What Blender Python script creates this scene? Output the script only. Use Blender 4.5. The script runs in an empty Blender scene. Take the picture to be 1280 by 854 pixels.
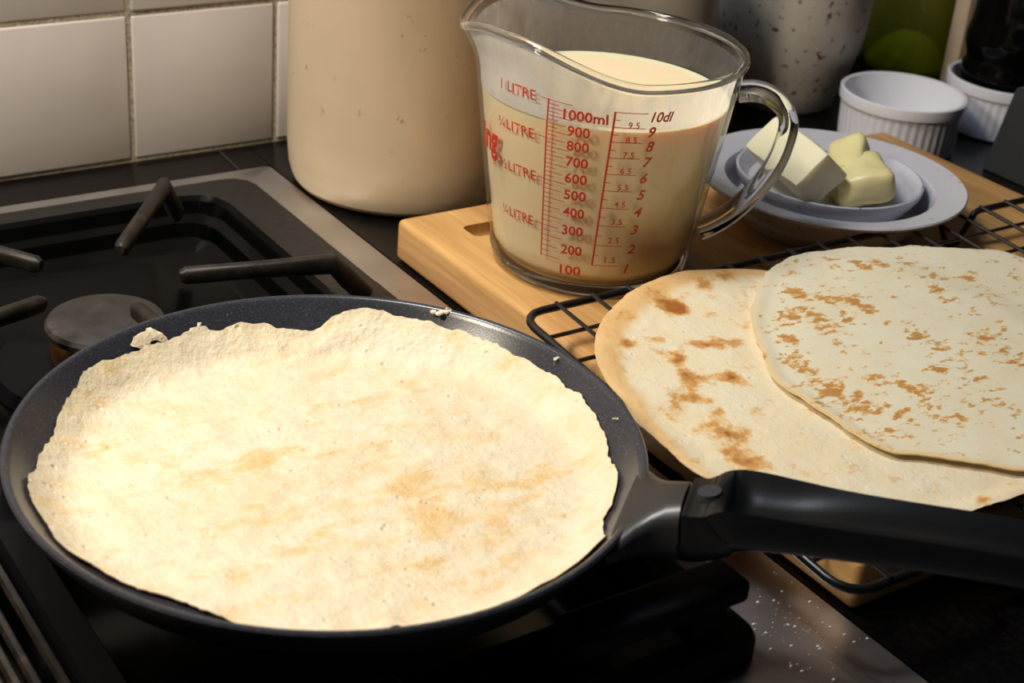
import bpy, bmesh, math, random
from mathutils import Vector, Matrix, noise
random.seed(4)
PI = math.pi
D = bpy.data
C = bpy.context.scene.collection
sc = bpy.context.scene

# ------------------------------------------------------------------ camera
CH = 0.42465
PITCH, ROLL, YAW, FPX = 0.480143, 0.086340, 0.623278, 1950.88
FWD = Vector((math.sin(YAW)*math.cos(PITCH), math.cos(YAW)*math.cos(PITCH), -math.sin(PITCH)))
_r0 = Vector((math.cos(YAW), -math.sin(YAW), 0)); _u0 = _r0.cross(FWD)
RGT = _r0*math.cos(ROLL) + _u0*math.sin(ROLL)
UPV = -_r0*math.sin(ROLL) + _u0*math.cos(ROLL)
CAM = Vector((0, 0, CH))
cd = D.cameras.new('camera'); cam = D.objects.new('camera', cd); C.objects.link(cam)
cd.sensor_width = 36; cd.lens = FPX/1280*36; cd.clip_start = 0.01
M = Matrix(((RGT.x, UPV.x, -FWD.x), (RGT.y, UPV.y, -FWD.y), (RGT.z, UPV.z, -FWD.z))).to_4x4()
M.translation = CAM
cam.matrix_world = M
sc.camera = cam
cd.dof.use_dof = True
cd.dof.focus_distance = 0.82
cd.dof.aperture_fstop = 13

def ray(u, v):
    return RGT*((u-640)/FPX) - UPV*((v-427)/FPX) + FWD
def at(u, v, z):                      # photo pixel -> point on the level z
    d = ray(u, v); t = (z-CH)/d.z
    return CAM + d*t

# ------------------------------------------------------------------ world and lights
w = D.worlds.new('kitchen_air'); sc.world = w; w.use_nodes = True
w.node_tree.nodes['Background'].inputs[0].default_value = (0.62, 0.72, 1.0, 1)
w.node_tree.nodes['Background'].inputs[1].default_value = 0.012

def area(name, loc, aim, size, power, col, sizey=None):
    l = D.lights.new(name, 'AREA'); l.energy = power; l.color = col; l.size = size
    if sizey: l.shape = 'RECTANGLE'; l.size_y = sizey
    o = D.objects.new(name, l); C.objects.link(o); o.location = loc
    o.rotation_euler = (Vector(aim)-Vector(loc)).to_track_quat('-Z', 'Y').to_euler()
    return o
area('hood_lamp', (-0.18, 0.66, 0.66), (0.42, 0.64, 0.0), 0.12, 5.0, (1.0, 0.87, 0.70), 0.16)
area('hood_lamp', (0.24, 0.80, 0.80), (0.46, 0.56, 0.0), 0.12, 3.5, (1.0, 0.89, 0.74), 0.16)
area('window_daylight', (0.15, 0.99, 1.25), (0.8, 0.62, 0.0), 0.5, 8.5, (0.62, 0.78, 1.0), 0.4)
sc.view_settings.view_transform = 'Standard'
sc.view_settings.look = 'None'
sc.view_settings.exposure = 0.12
sc.view_settings.gamma = 1.0
sc.view_settings.use_curve_mapping = False

# ------------------------------------------------------------------ materials
def mat(name, col=(.8, .8, .8), rough=.5, metal=0.0, **kw):
    m = D.materials.new(name); m.use_nodes = True
    b = m.node_tree.nodes['Principled BSDF']
    b.inputs['Base Color'].default_value = (*col, 1)
    b.inputs['Roughness'].default_value = rough
    b.inputs['Metallic'].default_value = metal
    for k, v in kw.items():
        b.inputs[k.replace('_', ' ')].default_value = v
    return m
def nd(m, t, **kw):
    n = m.node_tree.nodes.new(t)
    for k, v in kw.items():
        if k in n.inputs: n.inputs[k].default_value = v
        else: setattr(n, k, v)
    return n
def lk(m, a, b): m.node_tree.links.new(a, b)
def bsdf(m): return m.node_tree.nodes['Principled BSDF']
def coords(m, scale=(1, 1, 1), kind='Object'):
    tc = nd(m, 'ShaderNodeTexCoord'); mp = nd(m, 'ShaderNodeMapping'); mp.inputs['Scale'].default_value = scale
    lk(m, tc.outputs[kind], mp.inputs['Vector']); return mp.outputs['Vector']
def noise_tex(m, vec, scale, detail=3, rough=.5):
    n = nd(m, 'ShaderNodeTexNoise'); n.inputs['Scale'].default_value = scale
    n.inputs['Detail'].default_value = detail; n.inputs['Roughness'].default_value = rough
    lk(m, vec, n.inputs['Vector']); return n.outputs['Fac']
def ramp(m, fac, stops):
    r = nd(m, 'ShaderNodeValToRGB'); e = r.color_ramp.elements
    while len(e) < len(stops): e.new(0.5)
    for k, (p, c) in enumerate(stops):
        e[k].position = p; e[k].color = (*c, 1) if len(c) == 3 else c
    lk(m, fac, r.inputs['Fac']); return r.outputs['Color']
def mixc(m, fac, a, b, mode='MIX'):
    n = nd(m, 'ShaderNodeMix'); n.data_type = 'RGBA'; n.blend_type = mode
    for i, x in ((0, fac), (6, a), (7, b)):
        if hasattr(x, 'links'): lk(m, x, n.inputs[i])
        else: n.inputs[i].default_value = x if not isinstance(x, tuple) or len(x) == 4 else (*x, 1)
    return n.outputs[2]
def math_n(m, op, a, b=None, clamp=False):
    n = nd(m, 'ShaderNodeMath'); n.operation = op; n.use_clamp = clamp
    for i, x in enumerate((a, b)):
        if x is None: continue
        if hasattr(x, 'links'): lk(m, x, n.inputs[i])
        else: n.inputs[i].default_value = x
    return n.outputs[0]
def bump(m, h, strength=.3, dist=.001):
    b = nd(m, 'ShaderNodeBump'); b.inputs['Strength'].default_value = strength; b.inputs['Distance'].default_value = dist
    lk(m, h, b.inputs['Height']); lk(m, b.outputs['Normal'], bsdf(m).inputs['Normal']); return b
def colour(m, out): lk(m, out, bsdf(m).inputs['Base Color'])

MT = {}
# tiles
m = MT['tile'] = mat('glazed_tile', (.62, .57, .53), .16)
v = coords(m); n = noise_tex(m, v, 14, 2)
colour(m, ramp(m, n, [(.3, (.58, .53, .49)), (.7, (.65, .60, .56))]))
bump(m, noise_tex(m, v, 9, 1), .12, .003)
m = MT['grout'] = mat('grout', (.45, .40, .30), .95)
v = coords(m); n = noise_tex(m, v, 300, 4)
colour(m, ramp(m, n, [(.3, (.25, .21, .15)), (.7, (.55, .50, .38))])); bump(m, n, .6, .001)
# worktop
m = MT['granite'] = mat('black_stone', (.004, .004, .004), .28, Specular_IOR_Level=.3)
v = coords(m); n = noise_tex(m, v, 260, 4)
colour(m, ramp(m, n, [(.45, (.002, .002, .002)), (.75, (.007, .006, .006))]))
# steel
m = MT['steel'] = mat('brushed_steel', (.62, .60, .60), .42, 1.0)
v = coords(m, (1, 60, 1)); n = noise_tex(m, v, 40, 3)
v2 = coords(m); n2 = noise_tex(m, v2, 22, 3)
colour(m, mixc(m, n2, (.50, .48, .48), (.70, .68, .68)))
lk(m, math_n(m, 'ADD', math_n(m, 'MULTIPLY', n2, .25), .24), bsdf(m).inputs['Roughness'])
bump(m, n, .06, .0005)
m = MT['enamel'] = mat('black_enamel', (.002, .002, .002), .14, Specular_IOR_Level=.12)
m = MT['enamel_matte'] = mat('worn_black_enamel', (.02, .02, .02), .45, Specular_IOR_Level=.3)
v = coords(m); n = noise_tex(m, v, 180, 3); colour(m, ramp(m, n, [(.35, (.012, .011, .010)), (.75, (.024, .021, .019))]))
m = MT['iron'] = mat('cast_iron', (.025, .022, .02), .42, Specular_IOR_Level=.35)
v = coords(m); n = noise_tex(m, v, 120, 4)
colour(m, ramp(m, n, [(.35, (.008, .007, .006)), (.62, (.022, .017, .013)), (.8, (.07, .045, .027))])); bump(m, noise_tex(m, v, 500, 3), .25, .0006)
m = MT['iron_clean'] = mat('black_iron', (.003, .003, .004), .5, Specular_IOR_Level=.10)
v = coords(m); bump(m, noise_tex(m, v, 600, 3), .25, .0005)
m = MT['cap'] = mat('burner_cap_iron', (.05, .045, .04), .5)
v = coords(m); n = noise_tex(m, v, 70, 5)
colour(m, ramp(m, n, [(.3, (.016, .013, .012)), (.6, (.034, .029, .026)), (.82, (.10, .085, .07))]))
m = MT['brass'] = mat('heat_tinted_brass', (.42, .20, .07), .38, 1.0)
v = coords(m); n = noise_tex(m, v, 60, 3); colour(m, ramp(m, n, [(.3, (.22, .09, .03)), (.7, (.55, .28, .11))]))
# pan
m = MT['nonstick'] = mat('nonstick_coating', (.035, .036, .042), .25)
v = coords(m); n = noise_tex(m, v, 900, 2)
colour(m, ramp(m, n, [(.4, (.026, .028, .036)), (.66, (.040, .043, .053)), (.8, (.16, .16, .18))]))
bump(m, n, .08, .0004)
m = MT['pan_out'] = mat('pan_outside', (.006, .006, .007), .38, Specular_IOR_Level=.3)
m = MT['bakelite'] = mat('black_handle_plastic', (.0045, .005, .006), .27)
v = coords(m); bump(m, noise_tex(m, v, 900, 2), .05, .0004)
m = MT['bracket'] = mat('bracket_coating', (.045, .044, .046), .34, .4)
# wood
def wood(name, light, dark, scale=(9, 1.1, 9), rough=.5):
    m = mat(name, light, rough)
    v = coords(m, scale); n = noise_tex(m, v, 5, 6, .6)
    v2 = coords(m, (scale[0]*7, scale[1]*2, scale[2]*7)); n2 = noise_tex(m, v2, 7, 3)
    f = math_n(m, 'ADD', math_n(m, 'MULTIPLY', n, .7), math_n(m, 'MULTIPLY', n2, .3))
    colour(m, ramp(m, f, [(.33, dark), (.5, tuple((a+b)/2 for a, b in zip(light, dark))), (.66, light)]))
    bump(m, n2, .10, .0006); return m
MT['wood'] = wood('oiled_board_wood', (.68, .40, .145), (.36, .175, .055))
MT['wood_pale'] = wood('pale_wood', (.62, .48, .34), (.50, .38, .26), (9, 9, 1.2))
m = MT['wire'] = mat('black_coated_wire', (.010, .010, .010), .30)
m = MT['wire_thin'] = mat('thin_black_wire', (.016, .015, .015), .25)
# ceramics
def stoneware(name, base, speck, thr, scale, rough=.3, cloud=.12):
    m = mat(name, base, rough); v = coords(m)
    n = noise_tex(m, v, scale, 3, .6); c = noise_tex(m, v, 16, 3)
    basec = mixc(m, c, tuple(x*(1-cloud) for x in base), tuple(min(1, x*(1+cloud)) for x in base))
    f = ramp(m, n, [(thr, (0, 0, 0)), (thr+.06, (1, 1, 1))])
    colour(m, mixc(m, f, basec, speck)); bump(m, n, .10, .001); return m
MT['cream'] = stoneware('cream_stoneware', (.74, .59, .40), (.42, .28, .15), .67, 85, .30)
MT['taupe'] = stoneware('taupe_stoneware', (.30, .25, .19), (.16, .12, .08), .76, 60, .4)
MT['speckled'] = stoneware('speckled_stoneware', (.44, .40, .34), (.09, .045, .022), .605, 135, .34, .2)
MT['plate'] = stoneware('pale_grey_stoneware', (.54, .54, .60), (.13, .12, .13), .655, 190, .20, .06)
MT['porcelain'] = mat('white_porcelain', (.74, .74, .79), .14)
m = MT['butter'] = mat('butter', (.88, .83, .58), .38, Subsurface_Weight=.25, Subsurface_Scale=.006)
m.node_tree.nodes['Principled BSDF'].inputs['Subsurface Radius'].default_value = (1, .8, .3)
v = coords(m); bump(m, noise_tex(m, v, 120, 3), .15, .001)
m = MT['butter_soft'] = mat('soft_butter', (.86, .76, .38), .34, Subsurface_Weight=.25, Subsurface_Scale=.006)
v = coords(m); bump(m, noise_tex(m, v, 90, 3), .3, .0015)
MT['black_gloss'] = mat('black_lacquer', (.002, .002, .002), .08, Specular_IOR_Level=.3)
MT['slate'] = mat('dark_grey_plastic', (.030, .032, .036), .5)
# glass
m = MT['glass'] = mat('clear_glass', (.97, .985, .975), 0.0, Transmission_Weight=1.0, IOR=1.47)
m = MT['green_glass'] = D.materials.new('olive_glass'); m.use_nodes = True
nt = m.node_tree; nt.nodes.clear()
o_ = nt.nodes.new('ShaderNodeOutputMaterial'); t_ = nt.nodes.new('ShaderNodeBsdfTransparent'); d_ = nt.nodes.new('ShaderNodeBsdfTranslucent'); e_ = nt.nodes.new('ShaderNodeBsdfDiffuse'); g_ = nt.nodes.new('ShaderNodeBsdfGlossy')
t_.inputs[0].default_value = (.66, .70, .16, 1); d_.inputs[0].default_value = (.76, .70, .13, 1); e_.inputs[0].default_value = (.70, .65, .11, 1); g_.inputs['Roughness'].default_value = .04
y_ = nt.nodes.new('ShaderNodeMixShader'); x_ = nt.nodes.new('ShaderNodeMixShader'); z_ = nt.nodes.new('ShaderNodeMixShader'); x_.inputs[0].default_value = .42
f_ = nt.nodes.new('ShaderNodeLayerWeight')
fr = math_n(m, 'ADD', math_n(m, 'MULTIPLY', math_n(m, 'POWER', f_.outputs['Facing'], 5.0), .8), .05)
nt.links.new(d_.outputs[0], y_.inputs[1]); nt.links.new(e_.outputs[0], y_.inputs[2])
nt.links.new(t_.outputs[0], x_.inputs[1]); nt.links.new(y_.outputs[0], x_.inputs[2])
nt.links.new(fr, z_.inputs[0]); nt.links.new(x_.outputs[0], z_.inputs[1]); nt.links.new(g_.outputs[0], z_.inputs[2]); nt.links.new(z_.outputs[0], o_.inputs[0])
MT['punt'] = mat('thick_olive_glass', (.90, .92, .12), .10)
m = MT['wall_glass'] = D.materials.new('thin_clear_glass'); m.use_nodes = True
nt = m.node_tree; nt.nodes.clear()
o_ = nt.nodes.new('ShaderNodeOutputMaterial'); t_ = nt.nodes.new('ShaderNodeBsdfTransparent'); g_ = nt.nodes.new('ShaderNodeBsdfGlossy')
f_ = nt.nodes.new('ShaderNodeLayerWeight'); f_.inputs[0].default_value = .5; x_ = nt.nodes.new('ShaderNodeMixShader')
t_.inputs[0].default_value = (.965, .975, .965, 1); g_.inputs['Roughness'].default_value = .02
fr = math_n(m, 'ADD', math_n(m, 'MULTIPLY', math_n(m, 'POWER', f_.outputs['Facing'], 5.0), .9), .05)
nt.links.new(fr, x_.inputs[0]); nt.links.new(t_.outputs[0], x_.inputs[1]); nt.links.new(g_.outputs[0], x_.inputs[2]); nt.links.new(x_.outputs[0], o_.inputs[0])
m = MT['film'] = D.materials.new('milky_film'); m.use_nodes = True
nt = m.node_tree; nt.nodes.clear()
o_ = nt.nodes.new('ShaderNodeOutputMaterial'); t_ = nt.nodes.new('ShaderNodeBsdfTransparent'); d_ = nt.nodes.new('ShaderNodeBsdfTranslucent'); x_ = nt.nodes.new('ShaderNodeMixShader')
d_.inputs[0].default_value = (.86, .83, .80, 1)
v = coords(m, (1, 1, .35)); n = noise_tex(m, v, 130, 5, .7); v2 = coords(m); n2 = noise_tex(m, v2, 22, 2)
f = math_n(m, 'ADD', math_n(m, 'MULTIPLY', n, .9), math_n(m, 'MULTIPLY', n2, .5))
f = ramp(m, f, [(.40, (.22,)*3), (.60, (.50,)*3), (.85, (.80,)*3)])
nt.links.new(f, x_.inputs[0]); nt.links.new(t_.outputs[0], x_.inputs[1]); nt.links.new(d_.outputs[0], x_.inputs[2]); nt.links.new(x_.outputs[0], o_.inputs[0])
m = MT['smear'] = D.materials.new('batter_smear'); m.use_nodes = True
nt = m.node_tree; nt.nodes.clear()
o_ = nt.nodes.new('ShaderNodeOutputMaterial'); t_ = nt.nodes.new('ShaderNodeBsdfTransparent'); d_ = nt.nodes.new('ShaderNodeBsdfTranslucent'); e_ = nt.nodes.new('ShaderNodeBsdfDiffuse'); y_ = nt.nodes.new('ShaderNodeMixShader'); x_ = nt.nodes.new('ShaderNodeMixShader')
d_.inputs[0].default_value = (.93, .90, .88, 1); e_.inputs[0].default_value = (.93, .90, .88, 1)
v2 = coords(m); n2 = noise_tex(m, v2, 40, 4, .6)
at_ = nd(m, 'ShaderNodeAttribute'); at_.attribute_name = 'fade'
f = math_n(m, 'MULTIPLY', ramp(m, n2, [(.30, (.72,)*3), (.60, (.95,)*3)]), at_.outputs['Fac']); y_.inputs[0].default_value = .65
nt.links.new(d_.outputs[0], y_.inputs[1]); nt.links.new(e_.outputs[0], y_.inputs[2])
nt.links.new(f, x_.inputs[0]); nt.links.new(t_.outputs[0], x_.inputs[1]); nt.links.new(y_.outputs[0], x_.inputs[2]); nt.links.new(x_.outputs[0], o_.inputs[0])
MT['red'] = mat('red_print', (.55, .035, .012), .5)
m = MT['batter'] = mat('pancake_batter', (.90, .74, .48), .30, Subsurface_Weight=.6, Subsurface_Scale=.012)
# crepes: the attribute brown says where the pan has toasted the crepe
def crepe_mat(name, base, base2, tan, brown, nscale, thr, soft, gain, gold, bstr=.35, bdist=.0016, stretch=(1, 1, 1), rough=.5):
    m = mat(name, base, rough, Subsurface_Weight=.12, Subsurface_Scale=.003)
    a = nd(m, 'ShaderNodeAttribute'); a.attribute_name = 'brown'
    e = nd(m, 'ShaderNodeAttribute'); e.attribute_name = 'rim'
    v = coords(m); n = noise_tex(m, coords(m, stretch), nscale, 6, .66); c = noise_tex(m, v, 24, 5, .6); fine = noise_tex(m, v, 230, 5, .7)
    mid = noise_tex(m, v, 75, 4, .6)
    bc = mixc(m, ramp(m, math_n(m, 'ADD', math_n(m, 'MULTIPLY', c, .6), math_n(m, 'MULTIPLY', mid, .4)), [(.38, (0, 0, 0)), (.62, (1, 1, 1))]), base, base2)
    bc = mixc(m, math_n(m, 'MULTIPLY', e.outputs['Fac'], .75), bc, gold)
    s_ = math_n(m, 'ADD', n, math_n(m, 'MULTIPLY', a.outputs['Fac'], gain))
    f1 = ramp(m, s_, [(thr, (0, 0, 0)), (thr+soft, (1, 1, 1))])
    f2 = ramp(m, s_, [(thr+soft*.7, (0, 0, 0)), (min(1, thr+soft*2.2), (1, 1, 1))])
    colour(m, mixc(m, f2, mixc(m, f1, bc, tan), brown))
    vo = nd(m, 'ShaderNodeTexVoronoi'); vo.inputs['Scale'].default_value = 130; lk(m, v, vo.inputs['Vector'])
    pits = ramp(m, vo.outputs['Distance'], [(.06, (0, 0, 0)), (.22, (1, 1, 1))])
    pm = math_n(m, 'MULTIPLY', math_n(m, 'SUBTRACT', pits, 1.0), ramp(m, mid, [(.5, (0, 0, 0)), (.62, (1, 1, 1))]))
    h = math_n(m, 'ADD', math_n(m, 'ADD', math_n(m, 'MULTIPLY', fine, .35), math_n(m, 'MULTIPLY', mid, 1.1)), math_n(m, 'MULTIPLY', pm, .5))
    bump(m, h, bstr, bdist); return m
MT['crepe_pan'] = crepe_mat('crepe_cooking', (.73, .605, .41), (.77, .695, .535), (.73, .545, .29), (.67, .43, .175), 44, .53, .15, .17, (.72, .54, .30), .65, .0030, (1, 1.6, 1))
MT['crepe_a'] = crepe_mat('crepe_toasted', (.78, .66, .44), (.78, .71, .54), (.70, .42, .15), (.36, .13, .025), 66, .575, .12, .27, (.72, .42, .13), .40, .0024)
MT['crepe_b'] = crepe_mat('crepe_speckled', (.76, .68, .48), (.77, .73, .58), (.68, .42, .15), (.50, .25, .07), 125, .59, .05, .19, (.74, .50, .18), .25, .0014, (.8, 1.5, 1))

# ------------------------------------------------------------------ mesh helpers
def obj(name, bm, material=None, parent=None, smooth=True):
    me = D.meshes.new(name)
    bmesh.ops.recalc_face_normals(bm, faces=bm.faces)
    bm.to_mesh(me); bm.free()
    return mobj(name, me, material, parent, smooth)
def mobj(name, me, material=None, parent=None, smooth=True):
    if material: me.materials.append(MT[material])
    if smooth:
        for p in me.polygons: p.use_smooth = True
        me.set_sharp_from_angle(angle=math.radians(38))
    o = D.objects.new(name, me); C.objects.link(o)
    if parent: o.parent = parent
    return o
def tag(o, label, cat, group=None, kind=None):
    o['label'] = label; o['category'] = cat
    if group: o['group'] = group
    if kind: o['kind'] = kind
    return o
def thing(name, label, cat, loc=(0, 0, 0), group=None):
    o = D.objects.new(name, None); C.objects.link(o); o.location = loc; o.empty_display_size = .02
    return tag(o, label, cat, group)
def box(bm, x0, x1, y0, y1, z0, z1, bev=0, seg=2):
    r = bmesh.ops.create_cube(bm, size=1)
    vs = r['verts']
    for v in vs:
        v.co = Vector(((x0+x1)/2+v.co.x*(x1-x0), (y0+y1)/2+v.co.y*(y1-y0), (z0+z1)/2+v.co.z*(z1-z0)))
    if bev:
        es = list({e for v in vs for e in v.link_edges})
        bmesh.ops.bevel(bm, geom=es, offset=bev, segments=seg, profile=.5, affect='EDGES')
def lathe(bm, prof, n=64, c=(0, 0), mod=None):
    rings = []
    for (r, z) in prof:
        if r < 1e-6:
            rings.append([bm.verts.new((c[0], c[1], z))]); continue
        ring = []
        for k in range(n):
            a = 2*PI*k/n; rr, zz = (r, z) if mod is None else mod(a, r, z)
            ring.append(bm.verts.new((c[0]+rr*math.cos(a), c[1]+rr*math.sin(a), zz)))
        rings.append(ring)
    for A, B in zip(rings, rings[1:]):
        for k in range(n):
            k2 = (k+1) % n
            if len(A) == 1 and len(B) == 1: continue
            if len(A) == 1: bm.faces.new((A[0], B[k], B[k2]))
            elif len(B) == 1: bm.faces.new((A[k], A[k2], B[0]))
            else: bm.faces.new((A[k], A[k2], B[k2], B[k]))
    return rings
def sweep(bm, pts, section, closed=False, up=Vector((0, 0, 1)), cap=True):
    """section(i) -> list of (side, up) offsets; the path is a list of points"""
    pts = [Vector(p) for p in pts]; N = len(pts); rings = []
    for i, p in enumerate(pts):
        a = pts[(i-1) % N] if (closed or i) else pts[0]
        b = pts[(i+1) % N] if (closed or i < N-1) else pts[-1]
        t = (b-a).normalized(); s = t.cross(up)
        if s.length < 1e-5: s = t.cross(Vector((0, 1, 0)))
        s.normalize(); u = s.cross(t).normalized()
        rings.append([bm.verts.new(p+s*x+u*y) for x, y in section(i)])
    n = len(rings[0])
    for i in range(N if closed else N-1):
        A, B = rings[i], rings[(i+1) % N]
        for k in range(n): bm.faces.new((A[k], A[(k+1) % n], B[(k+1) % n], B[k]))
    if cap and not closed:
        bm.faces.new(rings[0]); bm.faces.new(list(reversed(rings[-1])))
def circ(r, n=8): return [(r*math.cos(2*PI*k/n), r*math.sin(2*PI*k/n)) for k in range(n)]
def tube(bm, pts, r, n=8, closed=False, up=Vector((0, 0, 1))):
    sweep(bm, pts, lambda i: circ(r, n), closed, up)
def rrect(x0, x1, y0, y1, r, n=6):
    out = []
    for cx, cy, a0 in ((x1-r, y0+r, -PI/2), (x1-r, y1-r, 0), (x0+r, y1-r, PI/2), (x0+r, y0+r, PI)):
        for k in range(n+1):
            a = a0+PI/2*k/n; out.append((cx+r*math.cos(a), cy+r*math.sin(a)))
    return out
def loft(bm, loops, cap0=False, cap1=False):
    rings = [[bm.verts.new(p) for p in L] for L in loops]; n = len(rings[0])
    for A, B in zip(rings, rings[1:]):
        for k in range(n): bm.faces.new((A[k], A[(k+1) % n], B[(k+1) % n], B[k]))
    if cap0: bm.faces.new(list(reversed(rings[0])))
    if cap1: bm.faces.new(rings[-1])
def lvl(L, z): return [(x, y, z) for x, y in L]
def sup(w_, h_, n=20, e=3.0, dip=0.0):
    out = []
    for k in range(n):
        a = 2*PI*k/n; c_, s_ = math.cos(a), math.sin(a)
        x = w_*math.copysign(abs(c_)**(2/e), c_); y = h_*math.copysign(abs(s_)**(2/e), s_)
        if dip and s_ > .2: y -= dip*max(0, 1-(x/(w_*.78))**2)
        out.append((x, y))
    return out
def grip(w_, h_, dip):
    """handle section: round below, two ridges with a hollow between them on top"""
    up_ = [(w_*.90*(1-2*k/14), h_*.93-dip*(1-(1-2*k/14)**2)) for k in range(15)]
    lo = []
    for k in range(19):
        a = PI-math.radians(22)+(PI+math.radians(44))*k/18; c_, s_ = math.cos(a), math.sin(a)
        lo.append((w_*math.copysign(abs(c_)**.8, c_), h_*math.copysign(abs(s_)**.8, s_)))
    return up_+lo
def smooth01(t): t = max(0, min(1, t)); return t*t*(3-2*t)

# ------------------------------------------------------------------ the setting
YW = 1.0143; TW = 0.1110; TZ = 0.1077
bm = bmesh.new(); box(bm, -.45, 2.0, YW-.0014, YW+.06, -.3, 1.3)
wall = obj('wall_back', bm, 'grout'); wall['kind'] = 'structure'
bm = bmesh.new()
box(bm, 0, TW-.0034, -.0065, 0.004, 0, TZ-.0034, .0016, 2)
tile_me = D.meshes.new('tile'); bmesh.ops.recalc_face_normals(bm, faces=bm.faces); bm.to_mesh(tile_me); bm.free()
tile_me.materials.append(MT['tile'])
for p in tile_me.polygons: p.use_smooth = True
tile_me.set_sharp_from_angle(angle=math.radians(60))
for j in range(5):
    for i in range(-4, 12):
        o = D.objects.new('tile', tile_me); C.objects.link(o); o.parent = wall
        o.location = (0.3803+i*TW+.0017, YW+.0035+random.uniform(-.0006, .0006), j*TZ+.0022)
        o.rotation_euler = (random.uniform(-.004, .004), random.uniform(-.002, .002), random.uniform(-.004, .004))
bm = bmesh.new(); box(bm, -1.2, 2.2, -1.2, YW+.05, -.92, -.90)
fl = obj('floor', bm, 'taupe'); fl['kind'] = 'structure'

# black stone worktop, split round the hob
CT = thing('worktop', 'polished black stone worktop around the hob under the wooden board', 'worktop', (.9, .6, -.04))
def part_at(name, bm, material, parent, smooth=True):
    o = obj(name, bm, material, parent, smooth); o.matrix_parent_inverse = Matrix.Translation(-parent.location); return o
bm = bmesh.new(); box(bm, .4678, 2.0, -.10, YW-.0016, -.04, -.0005)
part_at('slab', bm, 'granite', CT, False)
bm = bmesh.new(); box(bm, -.45, .4674, .9705, YW-.0016, -.04, -.0005)
part_at('upstand_strip', bm, 'granite', CT, False)
q1, q2 = at(275, 189, 0), at(290, 208, 0)
bm = bmesh.new(); sweep(bm, [(q1.x, YW-.002, -.0002), (q2.x+.002, .9708, -.0002)], lambda i: [(-.0006, 0), (.0006, 0), (.0006, .0003), (-.0006, .0003)])
part_at('joint', bm, 'slate', CT, False)

# ------------------------------------------------------------------ gas hob
HOB = thing('gas_hob', 'stainless steel gas hob with a black enamel burner tray', 'hob', (.2, .55, -.05))
OUT = rrect(-.40, .4668, -.05, .9694, .004, 3)
N6 = 3
IN1 = rrect(-.37, .442, .43, .957, .018, 3)
bm = bmesh.new()
loft(bm, [lvl(OUT, -.05), lvl(OUT, -.001), lvl(rrect(-.399, .4658, -.049, .9684, .004, 3), 0.0), lvl(IN1, 0.0), lvl(IN1, -.003)], cap0=True)
part_at('steel_top', bm, 'steel', HOB)
bm = bmesh.new()
def inn(d, r, z): return lvl(rrect(.118+d, .407-d, .395+d, .936-d, r, 3), z)
loft(bm, [lvl(rrect(-.3698, .4418, .4302, .9568, .018, 3), .0004), inn(-.004, .026, .0004)])
part_at('tray_border', bm, 'enamel_matte', HOB)
bm = bmesh.new()
loft(bm, [inn(-.004, .026, .0004), inn(0, .024, -.002), inn(.003, .022, -.010), inn(.010, .022, -.013), inn(.013, .020, -.022), inn(.022, .020, -.026), inn(.026, .02, -.0275)], cap1=True)
part_at('tray_well', bm, 'enamel', HOB)
bm = bmesh.new(); box(bm, .153, .4095, .3715, .4295, .0003, .0008); part_at('drip_plate', bm, 'enamel', HOB, False)
def burner(cx, cy, name='burner'):
    bm = bmesh.new(); lathe(bm, [(0, -.026), (.066, -.0265), (.062, -.019), (.050, -.0165), (0, -.0165)], 48, (cx, cy))
    b = part_at(name, bm, 'iron_clean', HOB)
    bm = bmesh.new(); lathe(bm, [(.020, -.0165), (.031, -.0165), (.0315, -.006), (.029, -.002), (.0, -.002)], 48, (cx, cy))
    o = part_at('burner_ring', bm, 'brass', HOB); o.parent = b
    bm = bmesh.new(); lathe(bm, [(0, -.002), (.030, -.002), (.0335, .0005), (.0340, .004), (.0325, .0065), (.026, .0078), (0, .0082)], 56, (cx, cy))
    o = part_at('burner_cap', bm, 'cap', HOB); o.parent = b
burner(.271, .775)

# cast-iron grates
ZF = .038
def finger(bm, inner, outer, foot, wdt=.0043, hgt=.010):
    """bar with a round nose, then a leg down to its foot"""
    a, b, f = Vector((*inner, ZF-hgt/2)), Vector((*outer, ZF-hgt/2)), Vector((*foot, .0062))
    pts = [a-(b-a).normalized()*.0005, a+(b-a).normalized()*.003, a.lerp(b, .5), b, b.lerp(f, .45), f]
    def s(i):
        k = .5 if i == 0 else 1.0
        wd, hh = wdt*k, hgt/2*(.6 if i == 0 else 1)*(1.25 if i >= 3 else 1)
        return sup(wd, hh, 16, 2.6)
    sweep(bm, pts, s)
G1 = thing('pan_support', 'worn cast iron pan support over the bare back burner', 'hob grate', (.27, .78, 0), 'cast iron pan supports')
Fg = [((150, 303), (205, 225), (.366, .899)), ((225, 335), (415, 320), (.421, .742)), ((50, 322), (-60, 292), (.17, .93)), ((55, 368), (-120, 425), (.125, .735))]
for a, b, ft in Fg:
    A_, B_ = at(*a, ZF), at(*b, ZF); bm = bmesh.new(); finger(bm, A_.xy, B_.xy, ft)
    part_at('finger', bm, 'iron', G1)
A_ = at(168, 375, ZF); bm = bmesh.new(); finger(bm, A_.xy, (.278, .668), (.279, .650)); part_at('finger', bm, 'iron', G1)
bm = bmesh.new(); box(bm, .118, .413, .643, .657, .0008, .010, .002); part_at('cross_bar', bm, 'iron', G1)
# feet of the back support on the tray border
bm = bmesh.new(); box(bm, .405, .438, .722, .760, .0006, .006, .0025); part_at('foot', bm, 'iron', G1)

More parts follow.
